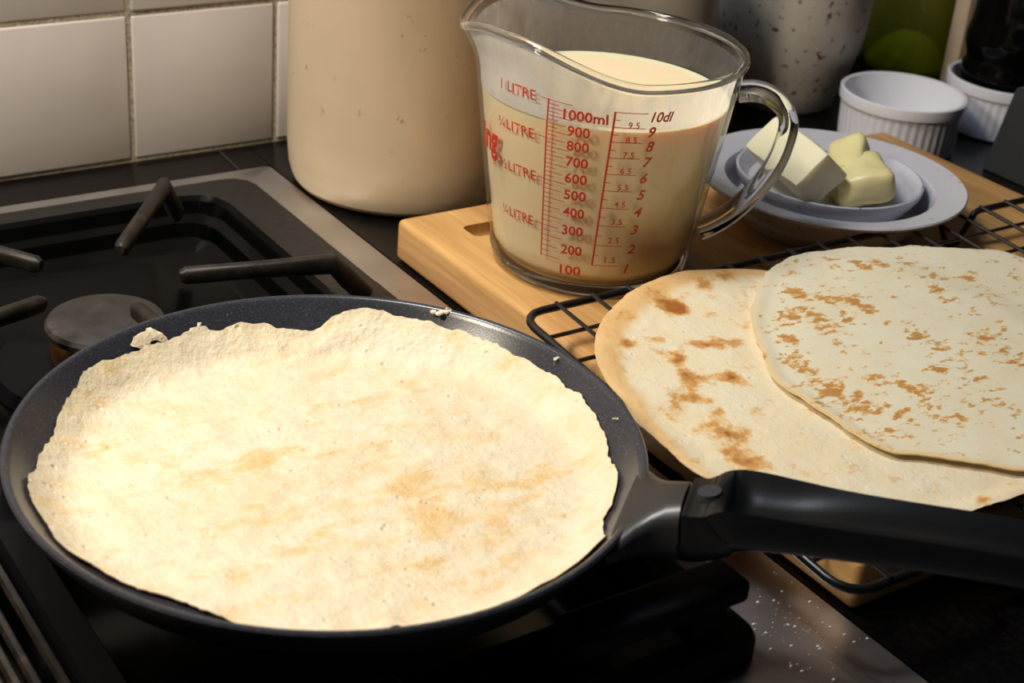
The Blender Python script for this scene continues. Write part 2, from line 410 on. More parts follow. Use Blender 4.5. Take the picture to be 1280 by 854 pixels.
G2 = thing('pan_support', 'black cast iron pan support carrying the frying pan', 'hob grate', (.28, .52, 0), 'cast iron pan supports')
bm = bmesh.new()
a, b = rrect(.150, .413, .368, .634, .012), rrect(.166, .397, .384, .618, .008)
loft(bm, [lvl(b, .0011), lvl(a, .0011), lvl(a, .009), lvl(rrect(.1515, .4115, .3695, .6325, .011), .012), lvl(rrect(.1645, .3985, .3825, .6195, .009), .012), lvl(b, .009), lvl(b, .0011)])
part_at('frame', bm, 'iron_clean', G2)
def arm(x0, x1, y0, y1):
    bm = bmesh.new(); box(bm, x0, x1, y0, y1, ZF-.012, ZF-.0004, .0035, 3); part_at('arm', bm, 'iron_clean', G2)
def riser(x, y):
    bm = bmesh.new(); box(bm, x-.009, x+.009, y-.009, y+.009, .010, ZF-.010, .002); part_at('riser', bm, 'iron_clean', G2)
arm(.318, .4075, .3765, .3985); riser(.388, .3875)
arm(.158, .245, .3765, .3985); riser(.172, .3875)
arm(.158, .245, .600, .622); riser(.172, .611)
arm(.318, .4075, .600, .622); riser(.388, .611)
# long raised ribs left of the frame (edge of the neighbouring support)
G3 = thing('pan_support', 'brown stained iron bars of the pan support for the other burners', 'hob grate', (.14, .5, 0), 'cast iron pan supports')
for x, z in ((.1465, .004), (.1375, .001), (.131, -.001), (.124, .002)):
    bm = bmesh.new(); tube(bm, [(x, .40, z), (x, .62, z)], .0024, 6); part_at('bar', bm, 'iron', G3)
bm = bmesh.new(); box(bm, .1165, .1505, .396, .404, -.0015, .0065, .001); part_at('end_bar', bm, 'iron', G3)
bm = bmesh.new(); box(bm, .1165, .1505, .616, .624, -.0015, .0065, .001); part_at('end_bar', bm, 'iron', G3)

# flour and crumbs spilt on the steel
bm = bmesh.new()
for k in range(110):
    u = random.gauss(985, 45) if k < 120 else random.uniform(850, 1120); vv = random.gauss(795, 32) if k < 120 else random.uniform(735, 854)
    q = at(u, vv, 0)
    if q.x > .464 or q.x < .417 or q.y < .30: continue
    s = random.choice((.0002, .00025, .0003, .0004, .0007))
    r = bmesh.ops.create_icosphere(bm, subdivisions=1, radius=s)
    for v in r['verts']: v.co = Vector((v.co.x*random.uniform(.8, 1.5), v.co.y, max(v.co.z*.5, -.0001))) + Vector((q.x, q.y, .0003))
MT['flour'] = mat('flour', (.8, .78, .74), .9)
tag(obj('flour_speck', bm, 'flour'), 'white flour specks spilt on the steel edge of the hob', 'flour', kind='stuff')

# ------------------------------------------------------------------ frying pan
PX, PY, PR, PZ = .2817, .5207, .1398, .065
PAN = thing('frying_pan', 'black nonstick crepe pan with a long black handle on the hob', 'frying pan', (PX, PY, ZF))
PROF = [(0, .0412), (.100, .0412), (.108, .0416), (.1145, .0430), (.1205, .0462), (.1265, .0520), (.1315, .0580), (.1350, .0630), (.1362, .0646)]
def pan_z(r):
    for (a, za), (b, zb) in zip(PROF, PROF[1:]):
        if r <= b: return za+(zb-za)*(r-a)/(b-a)
    return PROF[-1][1]
bm = bmesh.new(); lathe(bm, PROF + [(.1372, .0654), (.1388, .0655), (.1397, .0645)], 128, (PX, PY))
part_at('cooking_surface', bm, 'nonstick', PAN)
bm = bmesh.new(); lathe(bm, [(.1397, .0645), (.1396, .0630), (.1380, .0600), (.1330, .0525), (.1270, .0445), (.1200, .0400), (.113, .0381), (0, .0381)], 128, (PX, PY))
part_at('outer_body', bm, 'pan_out', PAN)
HA = math.radians(-50); HD = Vector((math.cos(HA), math.sin(HA), 0)); HS = Vector((-math.sin(HA), math.cos(HA), 0))
def hp(s, z, off=0): return Vector((PX, PY, 0)) + HD*s + HS*off + Vector((0, 0, z))
# bracket: (s, z centre, half width, half height)
BR = [(.1335, .0585, .036, .0052), (.1375, .0595, .0325, .0066), (.1420, .0600, .0255, .0085), (.1475, .0605, .0195, .0110), (.1530, .0612, .0170, .0130), (.1590, .0620, .0165, .0138)]
bm = bmesh.new(); sweep(bm, [hp(s, z) for s, z, _, _ in BR], lambda i: sup(BR[i][2], BR[i][3], 24, 3.2)); part_at('handle_bracket', bm, 'bracket', PAN)
def hn(s_, top, hw_, hh, dip): return (s_, top-hh, hw_, hh, dip)
HN = [hn(.1596, .0740, .0158, .0126, -.001), hn(.1602, .0752, .0170, .0140, -.001), hn(.1650, .0760, .0172, .0138, -.001), hn(.1710, .0778, .0176, .0132, -.001), hn(.1755, .0806, .0184, .0128, -.0008), hn(.1775, .0822, .0190, .0124, -.0002),
      hn(.1788, .0827, .0192, .0122, .0045), hn(.1820, .0833, .0194, .0118, .0095), hn(.1900, .0838, .0190, .0110, .0098), hn(.2020, .0840, .0182, .0102, .0085), hn(.2160, .0844, .0172, .0097, .0062), hn(.2320, .0853, .0164, .0094, .0045),
      hn(.2560, .0872, .0158, .0092, .0034), hn(.2820, .0890, .0160, .0092, .0030), hn(.3100, .0900, .0164, .0092, .003), hn(.3250, .0892, .0150, .0088, .001), hn(.3320, .0872, .0105, .0070, 0), hn(.3345, .0840, .005, .0040, 0)]
def cr5(P, n=6):
    out = []
    for i in range(len(P)-1):
        p0, p1, p2, p3 = P[max(0, i-1)], P[i], P[i+1], P[min(len(P)-1, i+2)]
        for k in range(n):
            t = k/n; out.append(tuple(.5*(2*b+(c-a)*t+(2*a-5*b+4*c-d)*t*t+(3*b-a-3*c+d)*t**3) for a, b, c, d in zip(p0, p1, p2, p3)))
    out.append(P[-1]); return out
HN = cr5(HN)
bm = bmesh.new(); sweep(bm, [hp(s, z) for s, z, *_ in HN], lambda i: grip(HN[i][2], HN[i][3], HN[i][4]))
H = part_at('handle', bm, 'bakelite', PAN)
bm = bmesh.new(); c0 = hp(.1672, .0776)
r = bmesh.ops.create_cone(bm, cap_ends=True, segments=20, radius1=.0056, radius2=.0050, depth=.0030)
for v in r['verts']: v.co = Matrix.Rotation(-.22, 3, HS) @ v.co + c0
MT['screw'] = mat('grey_plug', (.028, .030, .036), .4); o = part_at('screw_cap', bm, 'screw', PAN); o.parent = H

# ------------------------------------------------------------------ crepes
def dang(a, b): return (a-b+PI) % (2*PI)-PI
def resample(poly, c, n, amp=0, seed=0, smooth=4):
    """polar radius of a star-shaped outline round c"""
    out = []
    ang = [(math.atan2(y-c[1], x-c[0]), math.hypot(x-c[0], y-c[1])) for x, y in poly]
    ang.sort()
    ext = [(a-2*PI, r) for a, r in ang] + ang + [(a+2*PI, r) for a, r in ang]
    for k in range(n):
        t = -PI+2*PI*k/n
        for (a, ra), (b, rb) in zip(ext, ext[1:]):
            if a <= t < b:
                f = (t-a)/(b-a); r = ra+(rb-ra)*f; break
        out.append((t, r))
    for _ in range(smooth):
        out = [(t, (out[k-1][1]+2*r+out[(k+1) % n][1])/4) for k, (t, r) in enumerate(out)]
    out = [(t, r+amp*noise.noise(Vector((math.cos(t)*9, math.sin(t)*9, seed)))+amp*.6*noise.noise(Vector((math.cos(t)*38, math.sin(t)*38, seed+3)))) for t, r in out]
    return out
def crepe(name, label, material, poly, c, zf, th, spots, group, n=260, rings=44, amp=.0006, seed=0, spot_z=.0046, gold=lambda f, t: .3*smooth01((f-.95)/.05)):
    rad = resample(poly, c, n, amp, seed)
    bm = bmesh.new(); lay = bm.verts.layers.float.new('brown'); lay2 = bm.verts.layers.float.new('rim')
    sp = [((at(u, v_, spot_z) if spot_z > .03 else at_rack(u, v_, spot_z)).xy, s, k) for u, v_, s, k in spots]
    def br(x, y):
        t = 0
        for q, s, k in sp:
            d2 = ((x-q.x)**2+(y-q.y)**2)/(s*s)
            if d2 < 9: t += k*math.exp(-d2)
        return min(t, 1.0)
    top, bot = [], []
    for j in range(rings+1):
        f = (j/rings)**.85; Rt, Rb = [], []
        for (t, r) in rad:
            x, y = c[0]+f*r*math.cos(t), c[1]+f*r*math.sin(t)
            z = zf(x, y, f, t); e = 1-smooth01((f-.965)/.035)*.55
            v = bm.verts.new((x, y, z+th*.5*e)); v[lay] = br(x, y); v[lay2] = gold(f, t); Rt.append(v)
            v = bm.verts.new((x, y, z-th*.5*e)); v[lay] = br(x, y); v[lay2] = gold(f, t); Rb.append(v)
            if j == 0: break
        top.append(Rt); bot.append(Rb)
    for S in (top, bot):
        for k in range(n): bm.faces.new((S[0][0], S[1][k], S[1][(k+1) % n]))
        for A, B in zip(S[1:], S[2:]):
            for k in range(n): bm.faces.new((A[k], A[(k+1) % n], B[(k+1) % n], B[k]))
    for k in range(n): bm.faces.new((top[-1][k], top[-1][(k+1) % n], bot[-1][(k+1) % n], bot[-1][k]))
    o = obj(name, bm, material)
    tag(o, label, 'crepe', group)
    return o
# the crepe in the pan: its edge is where the sight line meets the pan's own surface
def on_pan(u, v):
    d = ray(u, v); t = (PZ+.01-CH)/d.z
    for _ in range(400):
        q = CAM+d*t
        if q.z <= pan_z(math.hypot(q.x-PX, q.y-PY))+.0012: return q
        t += .0004
    return q
edge = [(36, 609), (43, 588), (64, 551), (81, 510), (107, 470), (130, 455), (152, 450), (178, 441), (205, 432), (231, 421), (266, 415), (289, 409), (312, 409), (347, 413), (388, 418), (399, 415), (409, 398), (423, 393), (461, 393), (519, 401), (582, 421), (629, 441), (657, 457), (692, 473), (727, 499), (747, 528), (759, 574), (772, 603), (765, 632), (750, 655), (753, 675), (727, 707), (692, 730), (640, 753), (582, 768), (553, 772), (496, 779), (438, 785), (380, 783), (347, 785), (289, 774), (231, 757), (174, 737), (116, 708), (87, 693), (64, 667), (46, 638)]
poly = [on_pan(u, v).xy[:] for u, v in edge]
poly = [(x, y) if math.hypot(x-PX, y-PY) < .131 else (PX+(x-PX)*.131/math.hypot(x-PX, y-PY), PY+(y-PY)*.131/math.hypot(x-PX, y-PY)) for x, y in poly]
def z_pan(x, y, f, t):
    r = math.hypot(x-PX, y-PY)
    z = pan_z(r)+.0010
    z += .0009*(noise.noise(Vector((x*38, y*38, 2)))+.5)*1.0
    z += .0006*noise.noise(Vector((x*110, y*110, 5)))
    z += .0012*smooth01((f-.90)/.08)*(.6+.8*noise.noise(Vector((math.cos(t)*4, math.sin(t)*4, 9))))
    a_ = dang(t, math.radians(-72))
    z += .0034*math.exp(-(a_/.30)**2)*math.exp(-((f-.945)/.04)**2)
    b_ = dang(t, math.radians(62))
    z += .0022*math.exp(-(b_/.5)**2)*math.exp(-((f-.93)/.035)**2)
    return max(z, pan_z(r)+.0008)
crepe('crepe', 'large pale crepe cooking in the black frying pan', 'crepe_pan', poly, (PX-.004, PY), z_pan, .0014,
      [(265, 590, .014, .9), (330, 572, .016, .8), (300, 625, .014, .6), (420, 560, .012, .4), (545, 540, .012, .7), (520, 595, .013, .7), (590, 600, .014, .8), (545, 640, .012, .9), (610, 640, .012, .7), (660, 610, .014, .6), (600, 690, .016, .5), (480, 630, .02, .5), (700, 590, .012, .6), (380, 650, .02, .45), (150, 560, .014, .3), (520, 720, .02, .4), (640, 720, .02, .4), (90, 640, .012, .3)],
      'crepes', amp=.0016, seed=1.3, spot_z=.045, n=420)
# lacy overflow of batter at the rim
def lace(name, outline, holes, label):
    bm = bmesh.new(); Z = .0016
    P = [on_pan(u, v) for u, v in outline]
    if holes:
        hs = [on_pan(u, v) for u, v in holes]
        n = 40
        def rs(Q):
            L = [0]
            for a, b in zip(Q, Q[1:]+Q[:1]): L.append(L[-1]+(b-a).length)
            out = []
            for k in range(n):
                s = L[-1]*k/n
                for i in range(len(Q)):
                    if L[i] <= s <= L[i+1]:
                        out.append(Q[i].lerp(Q[(i+1) % len(Q)], (s-L[i])/max(1e-9, L[i+1]-L[i]))); break
            return out
        A, B = rs(P), rs(hs)
        c = sum(hs, Vector())/len(hs)
        key = lambda q: math.atan2(q.y-c.y, q.x-c.x)
        A.sort(key=key); B.sort(key=key)
        A = [q+Vector((random.uniform(-1, 1), random.uniform(-1, 1), 0))*.0006 for q in A]
        m0 = [(a+b)/2+Vector((0, 0, Z)) for a, b in zip(A, B)]
        loft(bm, [[q+Vector((0, 0, .0003)) for q in A], [q for q in m0], [q+Vector((0, 0, .0003)) for q in B]])
    else:
        c = sum(P, Vector())/len(P)
        top = [bm.verts.new(q+Vector((0, 0, .0004))) for q in P]; cv = bm.verts.new(c+Vector((0, 0, Z+.0006)))
        for a, b in zip(top, top[1:]+top[:1]): bm.faces.new((a, b, cv))
    return obj(name, bm, 'crepe_pan')
L1 = lace('crepe_lace', [(163, 432), (166, 422), (178, 416), (186, 410), (196, 413), (203, 418), (212, 427), (222, 428), (216, 438), (200, 445), (188, 446), (180, 445), (176, 437)], [(187, 433), (189, 427), (196, 426), (206, 430), (206, 437), (196, 443), (190, 442)], '')
tag(L1, 'thin lacy loop of batter sticking out at the back of the pan', 'crepe scrap')
L2 = lace('crepe_lace', [(234, 418), (238, 411), (246, 412), (247, 404), (252, 404), (251, 411), (257, 408), (262, 414), (258, 422), (246, 424)], None, '')
tag(L2, 'spiky tuft of dried batter at the edge of the cooking crepe', 'crepe scrap')
def crumb(u, v, s, label, zadd=0.0):
    q = on_pan(u, v); bm = bmesh.new()
    for k in range(9):
        r = bmesh.ops.create_icosphere(bm, subdivisions=1, radius=s*random.uniform(.3, .6))
        d = Vector((random.uniform(-1, 1)*s*1.2, random.uniform(-1, 1)*s*.6, s*.2))
        for vv in r['verts']: vv.co = Vector((vv.co.x, vv.co.y, vv.co.z*.6))+q+d
    tag(obj('crumb', bm, 'crepe_pan'), label, 'crumb')
crumb(552, 391, .0034, 'ragged crepe crumb on the back rim of the pan')
crumb(697, 449, .0016, 'tiny golden crumb on the pan wall near the cooling rack')
crumb(770, 524, .0011, 'tiny crumb on the pan wall beside the handle')

# ------------------------------------------------------------------ wooden board
ZB = .028
bm = bmesh.new(); box(bm, .4705, .909, .3735, .792, 0, ZB, .0042, 4)
board = obj('chopping_board', bm, 'wood')
bm = bmesh.new(); c0 = at(612, 285, ZB)
box(bm, c0.x-.016, c0.x+.075, c0.y-.009, c0.y+.009, ZB-.010, ZB+.02, .0045, 3)
cut = obj('slot_cutter', bm)
md = board.modifiers.new('grip_slot', 'BOOLEAN'); md.object = cut; md.operation = 'DIFFERENCE'; md.solver = 'EXACT'
dg = bpy.context.evaluated_depsgraph_get(); me = D.meshes.new_from_object(board.evaluated_get(dg))
board.modifiers.clear(); board.data = me; D.objects.remove(cut)
for p in me.polygons: p.use_smooth = True
me.set_sharp_from_angle(angle=math.radians(38))
tag(board, 'thick wooden chopping board with rounded edges under jug, plate and rack', 'chopping board')

# ------------------------------------------------------------------ cooling rack
# it rests on its back feet and, in front, on the board's front edge: it slopes
def zr(y): return .0350+.0640*(y-.352)
def at_rack(u, v, dz):
    d = ray(u, v); t = (.0350-.0640*.352+dz-CH)/(d.z-.0640*d.y)
    return CAM+d*t
RX0, RX1, RY0, RY1, RR = .4390, .862, .3515, .6055, .0023
RK = thing('cooling_rack', 'black wire cooling rack with crepes on it', 'cooling rack', (.66, .48, ZB))
rail = []
def arc(cx, cy, a0):
    for k in range(5):
        a = a0+PI/2*k/4; y = cy+.014*math.sin(a); rail.append(Vector((cx+.014*math.cos(a), y, zr(y))))
def dips(y, xs, depth):
    s = 1 if xs[0] < xs[-1] else -1
    for x in xs:
        for o_, k in ((-.020, 0), (-.016, .06), (-.006, .9), (-.003, 1), (.003, 1), (.006, .9), (.016, .06), (.020, 0)):
            rail.append(Vector((x+s*o_, y, zr(y)-depth*k)))
arc(RX0+.014, RY0+.014, PI); dips(RY0, [.532, .782], .020)
arc(RX1-.014, RY0+.014, -PI/2); arc(RX1-.014, RY1-.014, 0); dips(RY1, [.782, .532], zr(RY1)-ZB-RR); arc(RX0+.014, RY1-.014, PI/2)
bm = bmesh.new(); tube(bm, rail, RR, 10, True); part_at('rail', bm, 'wire', RK)
for k in range(1, 10):
    y = RY0+(RY1-RY0)/10*k
    bm = bmesh.new(); tube(bm, [(RX0+.0005, y, zr(y)), (RX1-.0005, y, zr(y))], .0012, 6); part_at('wire', bm, 'wire_thin', RK)
x = RX0+.0240
while x < RX1-.01:
    bm = bmesh.new(); tube(bm, [(x, RY0-.001, zr(RY0)+.0022), (x, RY1+.001, zr(RY1)+.0022)], .0012, 6); part_at('wire', bm, 'wire_thin', RK); x += .0243

# ------------------------------------------------------------------ crepes on the rack
ZC = .0042
def plane_poly(L, z): return [at_rack(u, v, z).xy[:] for u, v in L]
e1 = plane_poly([(742, 440), (746, 420), (765, 390), (805, 360), (855, 342), (905, 339), (742, 455), (780, 510), (815, 552), (850, 582), (900, 612), (1000, 642), (1100, 655), (1180, 652), (1235, 641), (1280, 625)], ZC)
c1 = (.557, .470)
for a in range(-52, 72, 9): e1.append((c1[0]+.122*math.cos(math.radians(a)), c1[1]+.122*math.sin(math.radians(a))))
def z_a(x, y, f, t):
    z = zr(y)+ZC+.0004*(1+noise.noise(Vector((x*45, y*45, 1))))
    e = smooth01((f-.86)/.14)
    k = math.cos(t-math.radians(142)); z += .0026*e*max(0, k)**2
    z += .004*e*max(0, math.cos(t-math.radians(-92)))**10
    wv = max(0, k)*smooth01((f-.45)/.5)
    z += wv*.0022*noise.noise(Vector((x*32, y*32, 6)))
    return z
crepe('crepe', 'browned crepe partly covered by another one on the cooling rack', 'crepe_a', e1, c1, z_a, .0013,
      [(880, 358, .009, 1.0), (835, 385, .008, 1.0), (850, 388, .006, 1.0), (785, 400, .008, .8), (820, 365, .009, .7), (900, 430, .008, .95), (925, 428, .006, .9), (880, 432, .005, .9), (850, 448, .006, .9), (857, 468, .006, .9), (862, 482, .005, .8), (915, 472, .007, .8), (930, 480, .005, .8), (778, 427, .006, .7), (785, 435, .005, .8), (822, 425, .005, .8), (775, 445, .006, .7), (870, 500, .008, .7), (845, 510, .006, .5), (900, 520, .008, .6), (830, 520, .007, .5), (925, 545, .010, .6), (920, 570, .010, .6), (940, 585, .012, .5), (880, 540, .008, .5), (755, 400, .007, .8), (900, 345, .008, .8), (1225, 634, .006, .6)],
      'crepes', amp=.0010, seed=4.1, gold=lambda f, t: smooth01((f-(.97-.10*max(0, math.cos(t-math.radians(125)))))/.05)*(.25+.75*max(0, math.cos(t-math.radians(125)))**.5))
ZC2 = ZC+.0033
e2 = plane_poly([(940, 415), (937, 400), (945, 370), (960, 340), (990, 322), (1035, 312), (1070, 305), (1110, 307), (1140, 303), (1190, 307), (1280, 320), (950, 440), (970, 480), (1000, 500), (1040, 527), (1090, 560), (1115, 572), (1140, 570), (1190, 578), (1230, 585), (1280, 592)], ZC2)
c2 = (.653, .480)
for a in range(-66, 36, 9): e2.append((c2[0]+.128*math.cos(math.radians(a)), c2[1]+.128*math.sin(math.radians(a))))
def z_b(x, y, f, t):
    z = zr(y)+ZC2+.0006*noise.noise(Vector((x*30, y*30, 3)))
    e = smooth01((f-.93)/.06)
    z += .0016*e*max(0, .4+.6*math.cos(t-math.radians(205)))
    d1 = math.hypot(x-c1[0], y-c1[1])
    z -= .0022*smooth01((d1-.135)/.03)
    return z
crepe('crepe', 'pale crepe with golden brown speckles on top of another crepe', 'crepe_b', e2, c2, z_b, .0016,
      [(985, 340, .007, .8), (978, 362, .007, .9), (1000, 372, .006, .9), (985, 400, .008, 1.0), (985, 425, .008, 1.0), (992, 450, .008, 1.0), (1012, 470, .008, 1.0), (1040, 488, .008, .9), (1070, 498, .007, .9), (1040, 332, .006, .8), (1075, 332, .007, .9), (1105, 332, .007, .9), (1140, 330, .008, .8), (1170, 345, .007, .8), (1030, 375, .007, .9), (1060, 378, .008, .9), (1085, 385, .007, .9), (1055, 400, .006, .9), (1010, 395, .008, .9), (1035, 410, .007, .9), (1050, 425, .006, .8), (1165, 360, .006, .8), (1180, 375, .006, .7), (1140, 415, .007, .9), (1155, 430, .007, .9), (1190, 442, .007, .7), (1230, 425, .01, .7), (1200, 470, .01, .7), (1120, 480, .008, .8), (1150, 492, .008, .7), (1090, 475, .006, .7), (1165, 460, .007, .7), (1120, 520, .009, .7), (1070, 515, .008, .8), (1180, 525, .012, .6), (1240, 510, .012, .6), (1260, 450, .01, .6), (1250, 365, .008, .6), (1215, 345, .006, .6), (1110, 545, .01, .6), (950, 450, .003, .4)],
      'crepes', amp=.0012, seed=7.7, spot_z=ZC2, gold=lambda f, t: smooth01((f-.965)/.03)*(.15+.85*max(0, math.cos(t-math.radians(215)))**.5))

# ------------------------------------------------------------------ measuring jug
JX, JY = .5486, .6914
JUG = thing('measuring_jug', 'clear glass measuring jug with red markings full of batter', 'jug', (JX, JY, ZB))
J0, J1 = ZB, .1640
def jr(z): return .0605+.1455*(z-.032)
TS = math.radians(152)
def dang(a, b): return (a-b+PI) % (2*PI)-PI
def lip(a):
    d = abs(math.degrees(dang(a, TS)))
    up = smooth01((98-d)/58.0)
    return .0165*up-.0075*math.exp(-(d/15)**2), .0065*math.exp(-(d/16)**2)+.001*up
def wall_mod(a, r, z):
    dz, dr = lip(a); f = smooth01((z-.128)/(J1-.128))
    return r+dr*f**4, z+dz*f
NJ = 144
zs = [ZB+.010+(J1-.0022-ZB-.010)*k/26 for k in range(27)]
bm = bmesh.new(); lathe(bm, [(jr(z), z) for z in zs], NJ, (JX, JY), wall_mod); body = part_at('glass_wall', bm, 'wall_glass', JUG)
bm = bmesh.new()   # solid glass foot
lathe(bm, [(0, ZB+.0028), (.040, ZB+.0022), (.050, ZB+.0003), (.0555, ZB+.0004), (.0592, ZB+.0030), (.0603, ZB+.0065), (jr(ZB+.0100)-.0001, ZB+.0100), (jr(ZB+.0102)-.0034, ZB+.0104), (.050, ZB+.0085), (0, ZB+.0078)], 96, (JX, JY))
part_at('glass_foot', bm, 'glass', JUG)
bm = bmesh.new()
pts = []
for k in range(NJ):
    a = 2*PI*k/NJ; r, z = wall_mod(a, jr(J1), J1); pts.append((JX+(r-.0012)*math.cos(a), JY+(r-.0012)*math.sin(a), z-.0006))
tube(bm, pts, .0027, 10, True); part_at('glass_rim', bm, 'glass', JUG)
# handle, a flattened loop in the vertical plane opposite the spout
HPHI = math.radians(-36); he = Vector((math.cos(HPHI), math.sin(HPHI), 0))
hpts = [(.0770, .1425), (.0860, .1440), (.0960, .1420), (.1050, .1355), (.1095, .1250), (.1085, .1120), (.1050, .0990), (.0985, .0860), (.0905, .0745), (.0815, .0645), (.0725, .0575), (.0660, .0540)]
def cr(P, n=5):
    out = []
    for i in range(len(P)-1):
        p0, p1, p2, p3 = (Vector(P[max(0, i-1)]), Vector(P[i]), Vector(P[i+1]), Vector(P[min(len(P)-1, i+2)]))
        for k in range(n):
            t = k/n; out.append(.5*((2*p1)+(-p0+p2)*t+(2*p0-5*p1+4*p2-p3)*t*t+(-p0+3*p1-3*p2+p3)*t**3))
    out.append(Vector(P[-1])); return out
hl = cr([(r, z, 0) for r, z in hpts])
bm = bmesh.new()
hw = Vector((-he.y, he.x, 0))
sweep(bm, [Vector((JX, JY, 0))+he*p[0]+Vector((0, 0, p[1])) for p in hl], lambda i: sup(.0056, .0094, 20, 2.6), up=hw)
part_at('glass_handle', bm, 'glass', JUG)
# dried film of milk on the inside above the batter
ZBAT = .1372
bm = bmesh.new(); fz = [ZBAT+.001+(.1585-ZBAT-.001)*k/8 for k in range(9)]
lathe(bm, [(jr(z)-.0034, z) for z in fz], NJ, (JX, JY), wall_mod); part_at('milk_film', bm, 'film', JUG)

# white smear inside the spout where batter was poured over
bm = bmesh.new(); gr = []; fl_ = bm.verts.layers.float.new('fade')
for iz in range(13):
    row = []
    for it in range(41):
        a = math.radians(128+(246-128)*it/40); z = ZBAT-.001+(J1-.0035-ZBAT+.001)*iz/12
        r, zz = wall_mod(a, jr(z)-.0026, z); row.append(bm.verts.new((JX+r*math.cos(a), JY+r*math.sin(a), zz))); row[-1][fl_] = smooth01((40-it)/14)*smooth01(it/8)
    gr.append(row)
for A_, B_ in zip(gr, gr[1:]):
    for k in range(40): bm.faces.new((A_[k], A_[k+1], B_[k+1], B_[k]))
part_at('batter_smear', bm, 'smear', JUG)
# printed scale
def on_jug(theta, z, lift=.0004):
    zi = z
    for _ in range(6):
        r, zz = wall_mod(theta, jr(zi), zi); zi -= zz-z
    r += lift
    return (JX+r*math.cos(theta), JY+r*math.sin(theta), z)
def strip(bm, t0, z0, t1, z1, w_):
    n = max(1, int(max(abs(t1-t0)/.05, abs(z1-z0)/.006)))
    vert = abs(z1-z0) > abs(t1-t0)*.07
    prev = None
    for k in range(n+1):
        t, z = t0+(t1-t0)*k/n, z0+(z1-z0)*k/n
        if vert: a, b = on_jug(t-w_/2/.07, z), on_jug(t+w_/2/.07, z)
        else: a, b = on_jug(t, z-w_/2), on_jug(t, z+w_/2)
        cur = (bm.verts.new(a), bm.verts.new(b))
        if prev: bm.faces.new((prev[0], prev[1], cur[1], cur[0]))
        prev = cur
rd = math.radians
ZL = {10: .1500, 9: .1410, 8: .1321, 7: .1224, 6: .1122, 5: .1017, 4: .0906, 3: .0789, 2: .0661, 1: .0526}
def zlev(d):
    i = min(9, max(1, int(math.floor(d)))); return ZL[i]+(ZL[i+1]-ZL[i])*(d-i)
TA0, TA1 = rd(-151.3), rd(-153.2)
def ta(z): return TA0+(TA1-TA0)*(.151-z)/.098
def tb(z): return rd(-123.5)+(rd(-125.6)-rd(-123.5))*(.150-z)/.0974
bm = bmesh.new(); strip(bm, ta(.1525), .1520, ta(.0534), .0534, .0009)
for k in range(37):
    d = 1+k*.25; z = zlev(d)+.0014; L = .185 if k % 4 == 0 else (.15 if k % 2 == 0 else .085)
    strip(bm, ta(z), z, ta(z)+L, z-.0006*L/.15, .00045)
for d in (2.5, 5, 7.5, 10):
    z = zlev(d)+.0014; strip(bm, ta(z)-.06, z+.0003, ta(z), z, .00045)
o = part_at('millilitre_scale', bm, 'red', JUG, False)
bm = bmesh.new(); strip(bm, tb(.1502), .1502, tb(.0524), .0524, .0011)
for k in range(19):
    d = 1+k*.5; z = zlev(d); L = .235 if k % 2 == 0 else .045
    strip(bm, tb(z), z, tb(z)+L, z-.0002, .00045)
part_at('decilitre_scale', bm, 'red', JUG, False)
def text(s, t0, z0, size, bold=0.0, shear=0.0, width=None, name='scale_number', tilt=0.0, gap=1.0):
    cu = D.curves.new(name, 'FONT'); cu.body = s; cu.size = size; cu.offset = bold; cu.shear = shear; cu.space_character = gap
    cu.resolution_u = 3
    to = D.objects.new(name, cu); C.objects.link(to)
    dg = bpy.context.evaluated_depsgraph_get(); dg.update()
    me = D.meshes.new_from_object(to.evaluated_get(dg)); D.objects.remove(to); D.curves.remove(cu)
    if not len(me.vertices): return
    xs = [v.co.x for v in me.vertices]; k = 1.0
    if width: k = width/(max(xs)-min(xs))
    for v in me.vertices:
        x, y = (v.co.x-min(xs))*k, v.co.y
        z = z0+y+tilt*x; v.co = on_jug(t0+x/jr(z), z, .0005)
    me.name = name; me.materials.clear(); o = mobj(name, me, 'red', JUG, False)
    o.matrix_parent_inverse = Matrix.Translation(-JUG.location); return o
for d in range(1, 11):
    zb = zlev(d)-.0082 if d < 10 else zlev(d)-.0078
    if d == 10: text('1000ml', rd(-144.5), zb, .0083, .00022, 0, .0250)
    else: text('%d00' % d, rd(-142.3), zb, .0083, .00018, 0, .0122+.0004*(d > 4))
    zb = zlev(d)-.0052
    text('10dl' if d == 10 else str(d), rd(-108.6), zb, .0085, .00020, .22, .0130 if d == 10 else None)
    if d < 10: text('%d.5' % d, tb(zlev(d+.5))+rd(6.0), zlev(d+.5)-.0046, .0052, .00008, 0, .0062, gap=1.1)
for s, d in (('1 LITRE', 10), ('\u00beLITRE', 7.5), ('\u00bdLITRE', 5), ('\u00bcLITRE', 2.5)):
    z = zlev(d)-.0015; text(s, rd(-177 if d == 10 else -179), z, .0085, .00006, 0, .0268 if d == 10 else (.0280 if d > 2.5 else .0245), 'litre_mark')
text('ing', rd(164), .1065, .0230, .0009, .25, .0200, 'brand_script')
text('\u00ae', rd(174), .0975, .0060, .00005, 0, None, 'registered_mark')

# batter in the jug
bm = bmesh.new()
prof = [(0, ZB+.0080), (.049, ZB+.0087), (.0555, ZB+.0108)] + [(jr(z)-.0030, z) for z in [ZB+.016+(ZBAT-ZB-.016)*k/12 for k in range(13)]] + [(jr(ZBAT)-.0042, ZBAT-.0004), (jr(ZBAT)-.009, ZBAT-.0008), (0, ZBAT-.0008)]
lathe(bm, prof, 96, (JX, JY))
tag(obj('batter', bm, 'batter'), 'creamy pancake batter filling the glass measuring jug', 'batter')

